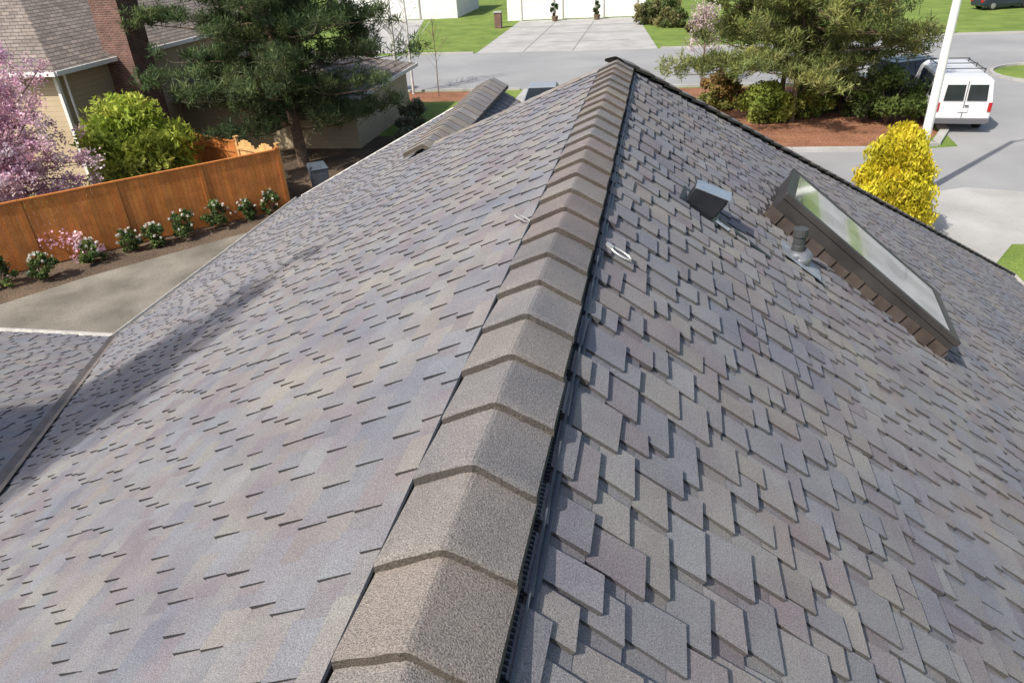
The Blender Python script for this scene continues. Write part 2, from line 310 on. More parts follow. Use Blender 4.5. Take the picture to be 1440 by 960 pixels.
def caps(mb,P0,P1,hw,tl,tr,sp,th,rise,f=1.0,over=0.045,rd=.018):
    P0=Vector(P0);P1=Vector(P1); A=(P1-P0); Ln=A.length; A.normalize()
    B=A.cross(Vector((0,0,1))).normalized(); N=B.cross(A)
    n=int(Ln/sp)
    offs=[-1,-0.75,-0.45,-0.2,-0.07,0,0.07,0.2,0.45,0.75,1]
    for k in range(n+1):
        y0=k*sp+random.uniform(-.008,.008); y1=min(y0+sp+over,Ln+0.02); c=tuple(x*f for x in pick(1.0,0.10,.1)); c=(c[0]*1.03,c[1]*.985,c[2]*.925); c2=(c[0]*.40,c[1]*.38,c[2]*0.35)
        sh=random.uniform(-.003,.003); jt=random.uniform(-.008,.008); rows=[]
        for fr in (0,0.025,0.08,0.5,1):
            y=y0+(y1-y0)*fr; r=rise*(1-fr)-(.0055 if fr==0 else (.0014 if fr==.025 else 0)); ww=hw*(1+.012*(1-fr)); wv=random.uniform(-.0018,.0018)
            rows.append([P0+A*(y+jt*o+(random.uniform(-.002,.002) if fr<.05 else 0))+B*(o*ww+sh)+N*(r+wv*math.sin(o*7)-(tl if o<0 else tr)*(math.sqrt((o*ww)**2+rd**2)-rd)) for o in offs])
        low=[[p-N*th for p in r] for r in rows]; m=len(offs); nr=len(rows)
        vs=[p for r in rows for p in r]; fs=[]
        for i in range(1,nr-1):
            for j in range(m-1): fs.append((i*m+j,i*m+j+1,(i+1)*m+j+1,(i+1)*m+j))
        mb.add(vs,fs,c)
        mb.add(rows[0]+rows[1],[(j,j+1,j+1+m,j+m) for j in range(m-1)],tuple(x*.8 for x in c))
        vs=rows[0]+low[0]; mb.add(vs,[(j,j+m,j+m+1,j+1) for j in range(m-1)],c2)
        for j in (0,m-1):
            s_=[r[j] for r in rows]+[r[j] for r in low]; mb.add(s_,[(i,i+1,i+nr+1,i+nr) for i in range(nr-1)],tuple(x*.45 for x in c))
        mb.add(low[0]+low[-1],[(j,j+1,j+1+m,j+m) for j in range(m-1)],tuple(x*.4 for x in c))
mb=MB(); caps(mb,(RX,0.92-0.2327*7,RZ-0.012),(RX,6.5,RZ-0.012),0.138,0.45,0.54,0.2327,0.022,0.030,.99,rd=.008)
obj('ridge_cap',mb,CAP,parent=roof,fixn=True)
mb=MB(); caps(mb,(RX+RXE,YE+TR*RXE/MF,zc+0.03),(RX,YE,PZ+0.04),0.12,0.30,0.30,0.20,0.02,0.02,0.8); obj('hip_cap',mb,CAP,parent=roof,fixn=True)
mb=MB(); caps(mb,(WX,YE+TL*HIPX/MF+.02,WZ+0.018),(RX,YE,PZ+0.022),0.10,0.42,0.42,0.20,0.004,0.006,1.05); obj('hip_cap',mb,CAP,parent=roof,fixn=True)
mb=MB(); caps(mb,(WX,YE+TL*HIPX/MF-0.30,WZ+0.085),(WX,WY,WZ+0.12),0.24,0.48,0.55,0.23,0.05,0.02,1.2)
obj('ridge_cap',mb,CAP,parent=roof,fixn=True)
mb=MB(); y0,y1=-0.8,6.48
def zr(x): return PZ-TR*(x-RX)
def zl(x): return PZ-TL*(RX-x)
for (sx,zf,tcap,w) in ((1,zr,0.54,0.132),(-1,zl,0.45,0.136)):
    xi=RX+sx*w; top=RZ-0.012-tcap*(w-0.008)-0.022
    q=sorted([xi-sx*0.02,xi]); mb.box(q[0],q[1],y0,y1,zf(xi)-0.03,top)
    xo=xi+sx*(0.02 if sx>0 else .014); q=sorted([xo,xo+sx*0.006])
    if sx<0: mb.box(q[0],q[1],y0,y1,zf(xo)-0.02,zf(xo)+0.030)
    else:
        lip=MB(); y=y0
        while y<y1:
            w_=random.uniform(-.0015,.0015); lip.box(q[0]+w_,q[1]+w_,y,min(y+1.198,y1),zf(xo)-0.02,zf(xo)+.032); lip.box(q[1]+w_+.0005,q[1]+w_+.012,y,min(y+1.198,y1),zf(xo)-0.02,zf(xo)+.012); y+=1.2
    q=sorted([xi+sx*.0005,xo-sx*.0005]); mb.box(q[0],q[1],y0,y1,zf(xo)-0.03,zf(xo)+0.006)
    if sx>0:
        y=y0
        while y<y1:
            q=sorted([xi-0.001,xi+0.012]); mb.box(q[0],q[1],y,y+0.005,zf(xi),top-0.002); y+=0.0135
rv=obj('ridge_vent',mb,BLACK,parent=roof)
obj('vent_lip',lip,LIPM,parent=roof)

def rframe(x,y,spin=0.0,lift=0.0):
    n=Vector((TR*cr,0,cr)); ex=Vector((cr,0,-TR*cr)); ey=Vector((0,1,0))
    c,s=math.cos(spin),math.sin(spin)
    X=ex*c+ey*s; Y=-ex*s+ey*c
    M3=Matrix((X,Y,n)).transposed()
    o=Vector((x,y,PZ-TR*(x-RX)))+n*(0.012+lift)
    return M3,o
def place(o,x,y,spin=0.0,lift=0.0):
    M3,p=rframe(x,y,spin,lift); o.matrix_world=Matrix.Translation(p)@M3.to_4x4(); return o
SKX,SKY,SP=1.47,5.36,math.radians(-14)
L_,W_=1.50,1.15; H1,H2=.165,.12
def wedge(mb,x0,x1,y0,y1,dz0,dz1):
    def h(x): return H1+(H2-H1)*(x+L_/2)/L_
    vs=[(x,y,(h(x)+dz0)) for y in(y0,y1) for x in(x0,x1)]+[(x,y,h(x)+dz1) for y in(y0,y1) for x in(x0,x1)]
    mb.add(vs,[(0,2,3,1),(4,5,7,6),(0,1,5,4),(2,6,7,3),(0,4,6,2),(1,3,7,5)])
_m=MB(); _m.loft([[(-L_/2,y,0),(-L_/2,y,H1),(L_/2,y,H2),(L_/2,y,0)] for y in(-W_/2,W_/2)])
sk=obj('skylight',_m,BRONZE,parent=house,fixn=True,label='dark metal framed curb skylight with reflections painted into its glass'); place(sk,SKX,SKY,SP)
mb=MB(); t=0.06
for q in((-L_/2-.014,L_/2+.014,-W_/2-.014,-W_/2+t),(-L_/2-.014,L_/2+.014,W_/2-t,W_/2+.014),(-L_/2-.014,-L_/2+t,-W_/2+t,W_/2-t),(L_/2-t,L_/2+.014,-W_/2+t,W_/2-t)): wedge(mb,*q,.002,.045)
o=obj('frame',mb,BRONZE,parent=sk,bevel=0.006)
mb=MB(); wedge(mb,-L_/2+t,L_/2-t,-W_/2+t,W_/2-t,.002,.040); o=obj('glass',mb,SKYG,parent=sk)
mb=MB(); x=-L_/2-.03
while x<L_/2-.02:
    hx=.075+random.uniform(-.008,.012); mb.box(x,x+0.105,-W_/2-.016,-W_/2-.004,-.01,hx); mb.box(x,x+0.105,-W_/2-.06,-W_/2-.017,-.002,0.005); x+=0.118
mb.box(L_/2,L_/2+.012,-W_/2-.01,W_/2+.01,-.01,0.06); mb.box(L_/2,L_/2+.10,-W_/2-.06,W_/2+.06,-.004,0.004)
mb.box(-L_/2-.10,-L_/2,-W_/2-.06,W_/2+.06,0,0.005)
o=obj('flashing',mb,STEPM,parent=sk)
bv=MB(); bv.box(-.13,.14,-.14,.14,0,.006)
vent=obj('roof_vent',bv,STEELP,parent=house,label='black box vent with glossy slanted top painted with a sky reflection'); place(vent,0.25,4.14,math.radians(-8),0.006)
mb=MB(); a=.088;h=.125
mb.loft([[(-a,-a,0),(-a,-a,.085),(a+.015,-a,h+.015),(a+.015,-a,0.02),(a,-a,0)],[(-a,a,0),(-a,a,.085),(a+.015,a,h+.015),(a+.015,a,0.02),(a,a,0)]])
obj('hood',mb,STEELP,parent=vent,bevel=.004,fixn=True)
mb=MB(); mb.loft([[(-a-.004,-a-.004,.087),(-a-.004,a+.004,.087),(-a-.004,a+.004,.093),(-a-.004,-a-.004,.093)],[(a+.02,-a-.004,h+.018),(a+.02,a+.004,h+.018),(a+.02,a+.004,h+.024),(a+.02,-a-.004,h+.024)]]); obj('hood_top',mb,HOODT,parent=vent,fixn=True)
mb=MB(); mb.box(a+.016,a+.02,-a+.008,a-.008,.02,h-.005); obj('louvre',mb,BLACK,parent=vent)
mb=MB(); mb.add([(.12,-.10,.008),(.21,-.09,.008),(.23,-.03,.009),(.13,-.02,.008)],[(0,1,2,3)]); obj('flashing_patch',mb,GALV,parent=vent)
mb=MB(); mb.box(.15,.52,.0,.05,.0,.007); obj('flashing_strip',mb,STEELP,parent=vent)
PX,PY=0.90,4.50
mb=MB(); g=5
for i in range(g+1):
    for j in range(g+1): mb.v.append((-.13+.31*i/g,-.17+.27*j/g,.004+random.uniform(0,.007))); mb.c.append((1,1,1))
for i in range(g):
    for j in range(g): mb.f.append((i*(g+1)+j,(i+1)*(g+1)+j,(i+1)*(g+1)+j+1,i*(g+1)+j+1)); mb.m.append(0)
pv=obj('vent_pipe',mb,GALV,parent=house,label='dark grey plumbing vent pipe on silver flashing'); place(pv,PX,PY,math.radians(-6),0.014)
Mi=rframe(PX,PY,math.radians(-6))[0].inverted(); upl=(Mi@Vector((0,0,1))).normalized()
DP=mat('dull_pipe',(.045,.047,.05),(.075,.078,.08),9,.6)
mb=MB(); mb.tube([upl*-.02,upl*.08,upl*.09,upl*.185],[.046,.042,.038,.038],16); mb.tube([upl*.14,upl*.145,upl*.192,upl*.194],[.04,.046,.046,.036],16); obj('pipe',mb,DP,parent=pv,fixn=True)
mb=MB(); mb.tube([Vector((0,0,.004)),Vector((0,0,.02)),upl*.04,upl*.05],[.10,.085,.06,.045],20); obj('collar',mb,mat('weathered_collar',(.16,.17,.18),(.3,.31,.33),15,.4,metal=.5),parent=pv,smooth=True,fixn=True)
def loop(x,y,z,rz,tilt,s,m):
    mb=MB(); pts=[]
    for t in np.linspace(0,2*math.pi,20): pts.append(Vector((.055*math.cos(t),.024*math.sin(t),0))*s)
    mb.tube(pts,[.005*s]*20,6,cap=False); mb.box(-.085*s,-.045*s,-.014*s,.014*s,-.004,.006)
    o=obj('roof_anchor',mb,m,parent=house)
    o.location=(x,y,z); o.rotation_euler=(0,tilt,rz); return o
AM=mat('anchor_metal',(.5,.5,.48),(.6,.6,.58),8,.4,metal=.4)
xa=-0.12; loop(xa,2.72,zr(xa)+.040,math.radians(-12),math.atan(TR)*.8,.85,AM)
xa=-.56; loop(xa,2.95,zl(xa)+.030,math.radians(175),-math.atan(TL)*.9,.7,mat('dull_anchor_metal',(.34,.34,.34),(.44,.44,.43),8,.6))

# ---------------------------------------------------------------- foliage tools
def leaves(mb,centers,radii,n,size,cols,aspect=1.6,flat=1.0,up=0.0):
    C=np.repeat(np.array(centers),n,0); R_=np.repeat(np.array(radii),n,0)[:,None]
    CC=np.repeat(np.array(cols),n,0); m=len(C)
    d=rng.normal(size=(m,3)); d/=np.linalg.norm(d,axis=1)[:,None]; r=rng.random(m)[:,None]**0.5
    off=d*r*R_; off[:,2]*=flat; P=C+off
    a=rng.normal(size=(m,3)); a[:,2]+=up; a/=np.linalg.norm(a,axis=1)[:,None]
    b=rng.normal(size=(m,3)); b=np.cross(a,b); b/=np.linalg.norm(b,axis=1)[:,None]
    s=(size*(0.6+0.8*rng.random(m)))[:,None]
    a=a*s*aspect/2; b=b*s/2
    V=np.stack([P-a,P+b,P+a,P-b],1).reshape(-1,3)
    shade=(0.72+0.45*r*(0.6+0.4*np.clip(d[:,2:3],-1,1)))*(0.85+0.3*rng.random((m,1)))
    CC=np.repeat(CC*shade,4,0); o=len(mb.v)
    mb.v+=V.tolist(); mb.c+=[tuple(x) for x in CC]
    mb.f+=[(o+4*i,o+4*i+1,o+4*i+2,o+4*i+3) for i in range(m)]; mb.m+=[0]*m
def tufts(mb,centers,cols,n,ln,wd):
    C=np.repeat(np.array(centers),n,0); CC=np.repeat(np.array(cols),n,0); m=len(C)
    d=rng.normal(size=(m,3)); d[:,2]+=.7; d/=np.linalg.norm(d,axis=1)[:,None]
    b=np.cross(d,rng.normal(size=(m,3))); b/=np.linalg.norm(b,axis=1)[:,None]
    L=(ln*(.6+.7*rng.random(m)))[:,None]; Q=C+rng.normal(size=(m,3))*.07
    V=np.stack([Q,Q+d*L*.5+b*wd,Q+d*L,Q+d*L*.5-b*wd],1).reshape(-1,3)
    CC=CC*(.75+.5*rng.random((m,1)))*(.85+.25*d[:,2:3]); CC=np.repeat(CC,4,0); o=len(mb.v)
    mb.v+=V.tolist(); mb.c+=[tuple(x) for x in CC]
    mb.f+=[(o+4*i,o+4*i+1,o+4*i+2,o+4*i+3) for i in range(m)]; mb.m+=[0]*m
def jit(c,k=.2): 
    g=random.uniform(1-k,1+k); return (c[0]*g*random.uniform(.93,1.07),c[1]*g,c[2]*g*random.uniform(.9,1.1))
def pine(name,loc,hgt,rad,z0,nlimb,label,cA,cB,lean=(0,0),n=22,trunks=1,per=9,ln_=.27,twigs=5,prof0=.3,spread=.34,wd=.017,droop=-.08):
    e=empty(name,loc,label,'tree'); tb=MB(); cb=MB(); cs=[];cc=[]
    for tk in range(trunks):
        ang=tk*2.4; bx=(.5 if trunks>1 else 0)*math.cos(ang); by=(.5 if trunks>1 else 0)*math.sin(ang)
        lx=lean[0]+(random.uniform(-1.2,1.2) if trunks>1 else 0); ly=lean[1]+(random.uniform(-1,1) if trunks>1 else 0)
        tr=[Vector((bx+lx*(q**1.3)+random.uniform(-.1,.1)*q,by+ly*(q**1.3),hgt*q)) for q in np.linspace(0,1,9)]
        r0=.22 if trunks==1 else .10
        tb.tube(tr,[r0*(1-.85*q)+.02 for q in np.linspace(0,1,9)],9)
        for i in range(nlimb//trunks):
            q=z0+(0.98-z0)*(i+random.random()*.6)/(nlimb/trunks)
            k=q*8; p=tr[int(k)].lerp(tr[min(int(k)+1,8)],k-int(k))
            az=i*2.399+random.uniform(-.4,.4); prof=math.sin(math.pi*min(1,prof0+(1.02-prof0)*(q-z0)/(1-z0)))**.7
            ln=rad*prof*random.uniform(.55,1.12)
            tip=p+Vector((math.cos(az)*ln,math.sin(az)*ln,ln*random.uniform(droop,.25)))
            mid=p.lerp(tip,.5)+Vector((0,0,-.05*ln))
            tb.tube([p,mid,tip],[.05,.03,.01],5)
            for j in range(max(3,int(ln*per/3))):
                w=random.uniform(.18,1.03); c=p.lerp(tip,w); sc=spread*(1.25-w*.4)
                t2=c+Vector((random.gauss(0,sc),random.gauss(0,sc),random.uniform(.02,.35)))
                tb.tube([c,t2],[.012,.006],3,cap=False)
                base=jit(cA if random.random()<.6 else cB,.3)
                for k2 in range(twigs):
                    g=t2+Vector((random.gauss(0,.24),random.gauss(0,.24),random.gauss(.02,.12))); cs.append(tuple(g)); cc.append(jit(base,.12))
    tufts(cb,cs,cc,n,ln_,wd)
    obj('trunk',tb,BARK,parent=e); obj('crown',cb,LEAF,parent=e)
    return e
def bush(name,loc,r,h,label,cA,cB,size=.09,nc=26,n=110,flower=None,nf=0,cat='bush',group=None,cone=False,fs=.05,up=.3,asp=1.7,top=1.0):
    e=empty(name,loc,label,cat,group); sb=MB(); lb=MB(); cs=[];rs=[];cc=[]
    for i in range(7):
        az=i*.9+random.random(); sb.tube([(0,0,0),(math.cos(az)*r*.3,math.sin(az)*r*.3,h*.45),(math.cos(az)*r*.6,math.sin(az)*r*.6,h*.75)],[.035*r+.008,.02*r+.005,.005],5)
    for i in range(nc):
        az=random.uniform(0,6.283); q=random.random()
        prof=(1-q)**.6 if cone else math.sqrt(max(0,1-(2*q-.9)**2/1.25))
        rr=r*prof*random.uniform(.35,.9)*(1-(1-top)*q)
        cs.append((math.cos(az)*rr,math.sin(az)*rr,h*(.12+.8*q))); rs.append(r*random.uniform(.20,.38)*(1-(1-top)*q)); cc.append(jit(cA if random.random()<.6 else cB))
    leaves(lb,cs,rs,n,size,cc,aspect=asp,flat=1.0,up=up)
    obj('stem',sb,BARK,parent=e); obj('leaves',lb,LEAF,parent=e)
    if nf:
        fb=MB(); fc=[]
        for i in range(nf):
            az=random.uniform(0,6.283); el=random.uniform(-.1,1.45); fc.append((math.cos(az)*math.cos(el)*r*.92,math.sin(az)*math.cos(el)*r*.92,h*.5+math.sin(el)*h*.52))
        leaves(fb,fc,[fs]*nf,14,fs*1.1,[flower]*nf,aspect=1.2)
        obj('blossom',fb,LEAF,parent=e)
    return e
pine('pine_tree',(-13.9,26.6,0),11.5,4.4,.12,84,'tall dark green pine tree in front of the tan house',(0.085,0.125,0.05),(0.14,0.18,0.07),lean=(-1.0,.3),per=12,n=27)
pine('pine_tree',(5.6,33.6,0),10.5,4.7,.16,120,'full olive green pine on a red mulch bed',(0.17,0.20,0.065),(0.28,0.30,0.10),trunks=3,per=10,n=25,prof0=.42,wd=.020,droop=-.22)
pine('conifer_tree',(-9.7,-3.7,0),16.3,2.3,.42,60,'slim tall conifer standing behind the house',(0.09,0.13,0.05),(0.14,0.18,0.07),per=9,n=22,prof0=.5,wd=.026)
bush('bamboo_bush',(-17.3,21.6,0),1.75,3.6,'bright yellow green bushy bamboo behind the fence',(0.38,0.45,0.07),(0.54,0.58,0.12),size=.08,nc=110,n=200,up=.8,asp=3)
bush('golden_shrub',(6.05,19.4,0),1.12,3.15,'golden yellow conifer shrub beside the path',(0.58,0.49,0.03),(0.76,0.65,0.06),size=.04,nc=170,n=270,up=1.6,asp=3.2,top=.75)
bush('conifer_shrub',(-16.2,40.0,0),1.4,3.4,'dense dark green conical shrub by the kerb',(0.05,0.08,0.035),(0.08,0.12,0.045),size=.12,nc=40,n=130,cone=True)
def blossom_tree(loc):
    e=empty('cherry_tree',loc,'pink blossoming cherry tree behind the cedar fence','tree'); tb=MB(); cb=MB(); cs=[];rs=[];cc=[]
    tb.tube([(0,0,0),(.1,0,1.2),(.2,.1,2.2)],[.14,.12,.1],8)
    for i in range(72):
        az=i*2.399; ln=random.uniform(1.5,3.2); el=random.uniform(-.35,1.3)
        p=Vector((.2,.1,random.uniform(1.4,2.8))); tip=p+Vector((math.cos(az)*math.cos(el)*ln,math.sin(az)*math.cos(el)*ln,math.sin(el)*ln*1.5))
        mid=p.lerp(tip,.5)+Vector((0,0,.15)); tb.tube([p,mid,tip],[.045,.026,.008],5)
        for j in range(12):
            w=random.uniform(.25,1.08); c=p.lerp(tip,w)+Vector((random.gauss(0,.22),random.gauss(0,.22),random.gauss(.05,.22)))
            cs.append(tuple(c)); rs.append(random.uniform(.16,.36)); cc.append(jit((.84,.54,.66) if random.random()<.6 else (.90,.72,.78),.08))
    leaves(cb,cs,rs,64,.06,cc,aspect=1.2)
    obj('trunk',tb,BARK,parent=e); obj('crown',cb,LEAF,parent=e)
blossom_tree((-19.4,17.7,0))
for (x,y,r) in [(-17.4,14.9,.48),(-16.5,15.5,.40),(-15.95,16.7,.42),(-15.3,17.55,.38),(-14.75,18.0,.38),(-14.2,18.7,.48),(-13.55,19.6,.44),(-13.05,20.4,.38),(-12.45,21.0,.36)]:
    bush('rose_bush',(x,y,0),r,r*1.9*random.uniform(.85,1.15),'white flowering shrub in the bed along the fence',(0.09,0.14,0.045),(0.15,0.21,0.06),size=.05,nc=18,n=80,flower=(.8,.78,.7),nf=random.randint(9,18),group='white flowering shrubs along the fence',fs=.04)
for (x,y,r,h,a,b,l) in [(2.9,36.0,1.1,1.5,(0.32,0.21,0.07),(0.28,0.28,0.08),'bronze green azalea bush on the mulch bed'),(4.6,33.4,1.35,1.4,(0.22,0.27,0.05),(0.32,0.35,0.07),'yellow green azalea bush on the mulch bed'),(6.4,34.0,1.1,1.4,(0.20,0.25,0.05),(0.28,0.30,0.07),'yellow green azalea bush on the mulch bed'),(9.3,32.7,1.4,2.1,(0.09,0.13,0.035),(0.14,0.19,0.05),'large dark green shrub beside the kerb'),(7.9,34.6,1.2,1.7,(0.10,0.14,0.04),(0.15,0.19,0.06),'dark green shrub under the pine')]:
    bush('garden_bush',(x,y,0),r,h,l,a,b,size=.09,nc=34,n=190)
for (x,y,r,h) in [(-10.6,30.6,.8,1.0),(-10.0,28.5,.7,.9),(-11.2,33,.9,1.1)]:
    bush('garden_bush',(x,y,0),r,h,'grey green shrub with pale twigs beside the house',(0.15,0.17,0.10),(0.26,0.25,0.18),size=.08,nc=18,n=100)
for (x,y,r,h) in [(-1.2,68.5,1.3,1.8),(0.9,66,1.4,1.3),(.6,70,1.6,2.4),(3.0,62.5,1.2,1.1)]:
    bush('garden_bush',(x,y,0),r,h,'rounded shrub beside the white garage',(0.12,0.15,0.05),(0.24,0.22,0.09),size=.15,nc=24,n=100)
for x in(-9.95,-6.0):
    e=bush('topiary',(x,73.4,0.4),.42,1.2,'small topiary in a dark pot by the garage',(0.05,0.09,0.03),(0.08,0.12,0.04),size=.12,nc=10,n=50,cat='plant',group='topiary pots by the garage')
    mb=MB(); mb.tube([(0,0,-.4),(0,0,-.02),(0,0,.05)],[.22,.32,.32],12); obj('pot',mb,BARK,parent=e)
def bare(name,loc,h,label,m,r=.09,tw=26,blossom=None):
    e=empty(name,loc,label,'tree'); tb=MB(); tb.tube([(0,0,0),(.05,0,h*.5),(.0,.05,h)],[r,r*.7,.015],7)
    tips=[]
    for i in range(tw):
        q=random.uniform(.3,.95); az=random.uniform(0,6.28); ln=h*.28*(1.1-q)+.3; p=Vector((.03,0,h*q)); t=p+Vector((math.cos(az)*ln,math.sin(az)*ln,ln*.9)); tb.tube([p,t],[r*.25,.008],4); tips.append(tuple(p.lerp(t,random.uniform(.5,1))))
    obj('trunk',tb,m,parent=e)
    cb=MB()
    if blossom: leaves(cb,tips,[.4]*len(tips),32,.07,[blossom]*len(tips))
    else: leaves(cb,tips,[.3]*len(tips),10,.04,[(.25,.2,.12)]*len(tips))
    obj('crown',cb,LEAF,parent=e)
bare('birch_tree',(-14.4,40.2,0),8,'white barked bare birch tree at the kerb',BIRCH,.11); bare('birch_tree',(-13.6,40.4,0),7.5,'white barked bare birch tree at the kerb',BIRCH,.08)
bare('young_tree',(-11.9,39.6,0),3.9,'slender bare young tree in the mulch strip',BARK,.03,16)
bare('blossom_tree',(2.2,41.5,0),3.8,'small pale pink blossoming tree near the street',BARK,.06,44,(.72,.58,.58))

# ---------------------------------------------------------------- fence
def fence(name,a,b,h,label,colr,gate=False,step=.142):
    a=Vector((*a,0)); b=Vector((*b,0)); d=b-a; L=d.length; rz=math.atan2(d.y,d.x)
    e=empty(name,a,label,'fence' if not gate else 'gate',rotz=rz)
    mb=MB(); x=0
    while x<L-.02:
        c=jit(colr,.13); hh=h
        if gate:
            q=(x/L*2)%1; hh=h-.28+.28*math.sin(math.pi*q)
        mb.box(x,x+step-.006,-.012,.012,.05,hh,c); x+=step
    obj('panel',mb,CEDAR,parent=e)
    for z in(.35,h-.35):
        mb=MB(); mb.box(0,L,.014,.06,z,z+.09,colr); obj('rail',mb,CEDAR,parent=e)
    if not gate:
        mb=MB(); mb.box(0,L,-.05,.05,h,h+.035,tuple(c*1.1 for c in colr)); obj('top_rail',mb,CEDAR,parent=e)
    n=max(1,round(L/2.4))
    for i in range(n+1):
        mb=MB(); c=tuple(q*.85 for q in colr); mb.box(-.055,.055,-.035,.055,0,h+.02,c); obj('post',mb,CEDAR,parent=e,loc=(L*i/n,0,0))
        if i in(0,n): mb=MB(); mb.box(-.075,.075,-.085,.075,h+.04,h+.09,c); obj('post_cap',mb,CEDAR,parent=e,loc=(L*i/n,0,0))
    return e
OR=(0.54,0.20,0.052)
fence('fence',(-26,7.7),(-12.1,21.5),1.98,'orange stained cedar board fence behind white shrubs',OR)
fence('fence',(-14.3,22.75),(-17.3,24.2),1.92,'orange cedar fence section behind the corner',OR)
fence('fence',(-17.3,24.2),(-18.6,23.0),1.92,'short orange cedar fence return',OR)
fence('gate',(-12.2,21.75),(-14.2,22.7),2.05,'light cedar gate with arched tops',(0.74,0.45,0.19),gate=True)
e=empty('wheelie_bin',(-11.5,22.9,0),'grey plastic wheeled bin beside the fence end','bin',rotz=.6)
mb=MB(); mb.loft([[(-.24,-.26,.05),(.24,-.26,.05),(.24,.26,.05),(-.24,.26,.05)],[(-.31,-.34,1.0),(.31,-.34,1.0),(.31,.34,1.0),(-.31,.34,1.0)]]); obj('body',mb,BINM,parent=e,bevel=.02,fixn=True)
mb=MB(); mb.loft([[(-.33,-.37,1.0),(.33,-.37,1.0),(.33,.37,1.0),(-.33,.37,1.0)],[(-.28,-.3,1.08),(.28,-.3,1.08),(.28,.3,1.12),(-.28,.3,1.12)]]); obj('lid',mb,BINM,parent=e,bevel=.015,fixn=True)
for x in(-.27,.27):
    mb=MB(); mb.tube([(x-.03,.3,.12),(x+.03,.3,.12)],[.12,.12],14); obj('wheel',mb,RUB,parent=e)

# ---------------------------------------------------------------- houses
def house_obj(name,loc,label): return empty(name,loc,label,'house')
nh=house_obj('neighbour_house',(-25,27,0),'tan two wing house with brown shingle roof and brick chimney')
def hip_roof(x0,x1,y0,y1,z,t,along='y',ov=.45):
    x0-=ov;x1+=ov;y0-=ov;y1+=ov
    if along=='y': w=(x1-x0)/2; r=[((x0+x1)/2,y0+w,z+t*w),((x0+x1)/2,y1-w,z+t*w)]; fs=[(0,1,4),(1,2,5,4),(2,3,5),(3,0,4,5)]
    else: w=(y1-y0)/2; r=[(x0+w,(y0+y1)/2,z+t*w),(x1-w,(y0+y1)/2,z+t*w)]; fs=[(0,1,5,4),(1,2,5),(2,3,4,5),(3,0,4)]
    m=MB(); m.add([(x0,y0,z),(x1,y0,z),(x1,y1,z),(x0,y1,z)]+r,fs+[(3,2,1,0)])
    return m
def fascia(x0,x1,y0,y1,z,ov=.45):
    x0-=ov;x1+=ov;y0-=ov;y1+=ov; m=MB()
    m.box(x0-.03,x1+.03,y0-.08,y0-.002,z-.14,z+.01); m.box(x0-.03,x1+.03,y1+.002,y1+.08,z-.14,z+.01); m.box(x0-.08,x0-.002,y0-.002,y1+.002,z-.14,z+.01); m.box(x1+.002,x1+.08,y0-.002,y1+.002,z-.14,z+.01); return m
mb=MB(); mb.box(-10,4.6,-4.4,11,0,4.45); mb.box(4.6,12.6,2.0,9,0,2.25); obj('wall',mb,SIDT,parent=nh)
rf=obj('roof',hip_roof(-10,4.6,-4.4,12,4.45,.5),NROOF,parent=nh)
obj('garage_roof',hip_roof(3.5,12.6,2.0,9,2.25,.33,along='x'),NROOF,parent=rf)
mb=MB(); mb.box(4.62,5.75,-1.7,-.5,0,8.8); mb.box(4.55,5.85,-1.8,-.4,8.8,9.0); obj('chimney',mb,BRICK,parent=rf)
obj('gutter',fascia(-10,4.6,-4.4,12,4.44),WHITEP,parent=nh); obj('gutter',fascia(4.9,12.6,2.0,9,2.24),GUT,parent=nh)
mb=MB(); mb.box(4.54,4.66,-4.46,-4.34,0,4.4); mb.tube([(4.8,-4.2,.1),(4.8,-4.2,4.3)],[.04,.04],8); obj('corner_trim',mb,WHITEP,parent=nh)
for (x,z,w,h) in [(1.2,.9,1.5,1.3),(-2.5,.9,1.8,1.3),(1.2,2.9,1.3,1.1)]:
    mb=MB(); mb.box(x-w/2,x+w/2,-4.43,-4.405,z,z+h); wn=obj('window',mb,GLASSD,parent=nh)
    mb=MB(); mb.box(x-w/2-.08,x+w/2+.08,-4.47,-4.41,z-.08,z-.002); mb.box(x-w/2-.08,x+w/2+.08,-4.47,-4.41,z+h+.002,z+h+.08); mb.box(x-w/2-.08,x-w/2,-4.46,-4.41,z,z+h); mb.box(x+w/2,x+w/2+.08,-4.46,-4.41,z,z+h); mb.box(x-.02,x+.02,-4.455,-4.43,z,z+h); obj('frame',mb,WHITEP,parent=wn)
BEIGE=mat('beige_trim',(.4,.38,.34))
def gdoor(parent,x,w):
    mb=MB(); n=max(4,int(w/.75))
    for k in range(4):
        for j in range(n): mb.box(x-w/2+j*w/n+.03,x-w/2+(j+1)*w/n-.03,-.07,-.04,.02+k*.55+.03,.02+(k+1)*.55-.03)
    mb.box(x-w/2,x+w/2,-.045,-.005,.02,2.25); g=obj('garage_door',mb,WHITEP,parent=parent)
    mb=MB(); mb.box(x-w/2-.12,x-w/2-.01,-.10,-.004,0,2.36); mb.box(x+w/2+.01,x+w/2+.12,-.10,-.004,0,2.36); mb.box(x-w/2,x+w/2,-.10,-.004,2.26,2.36); obj('frame',mb,BEIGE,parent=g)
wh=house_obj('white_house',(-7.8,75,0),'white house with three white garage doors across the road')
mb=MB(); mb.box(-7,6.2,0,10,0,3.0); obj('wall',mb,SIDW,parent=wh); obj('roof',hip_roof(-7,6.2,0,10,3.0,.45,along='x'),NROOF,parent=wh)
obj('gutter',fascia(-7,6.2,0,10,2.99),WHITEP,parent=wh)
for x in(-4.0,0,3.9): gdoor(wh,x,3.0)
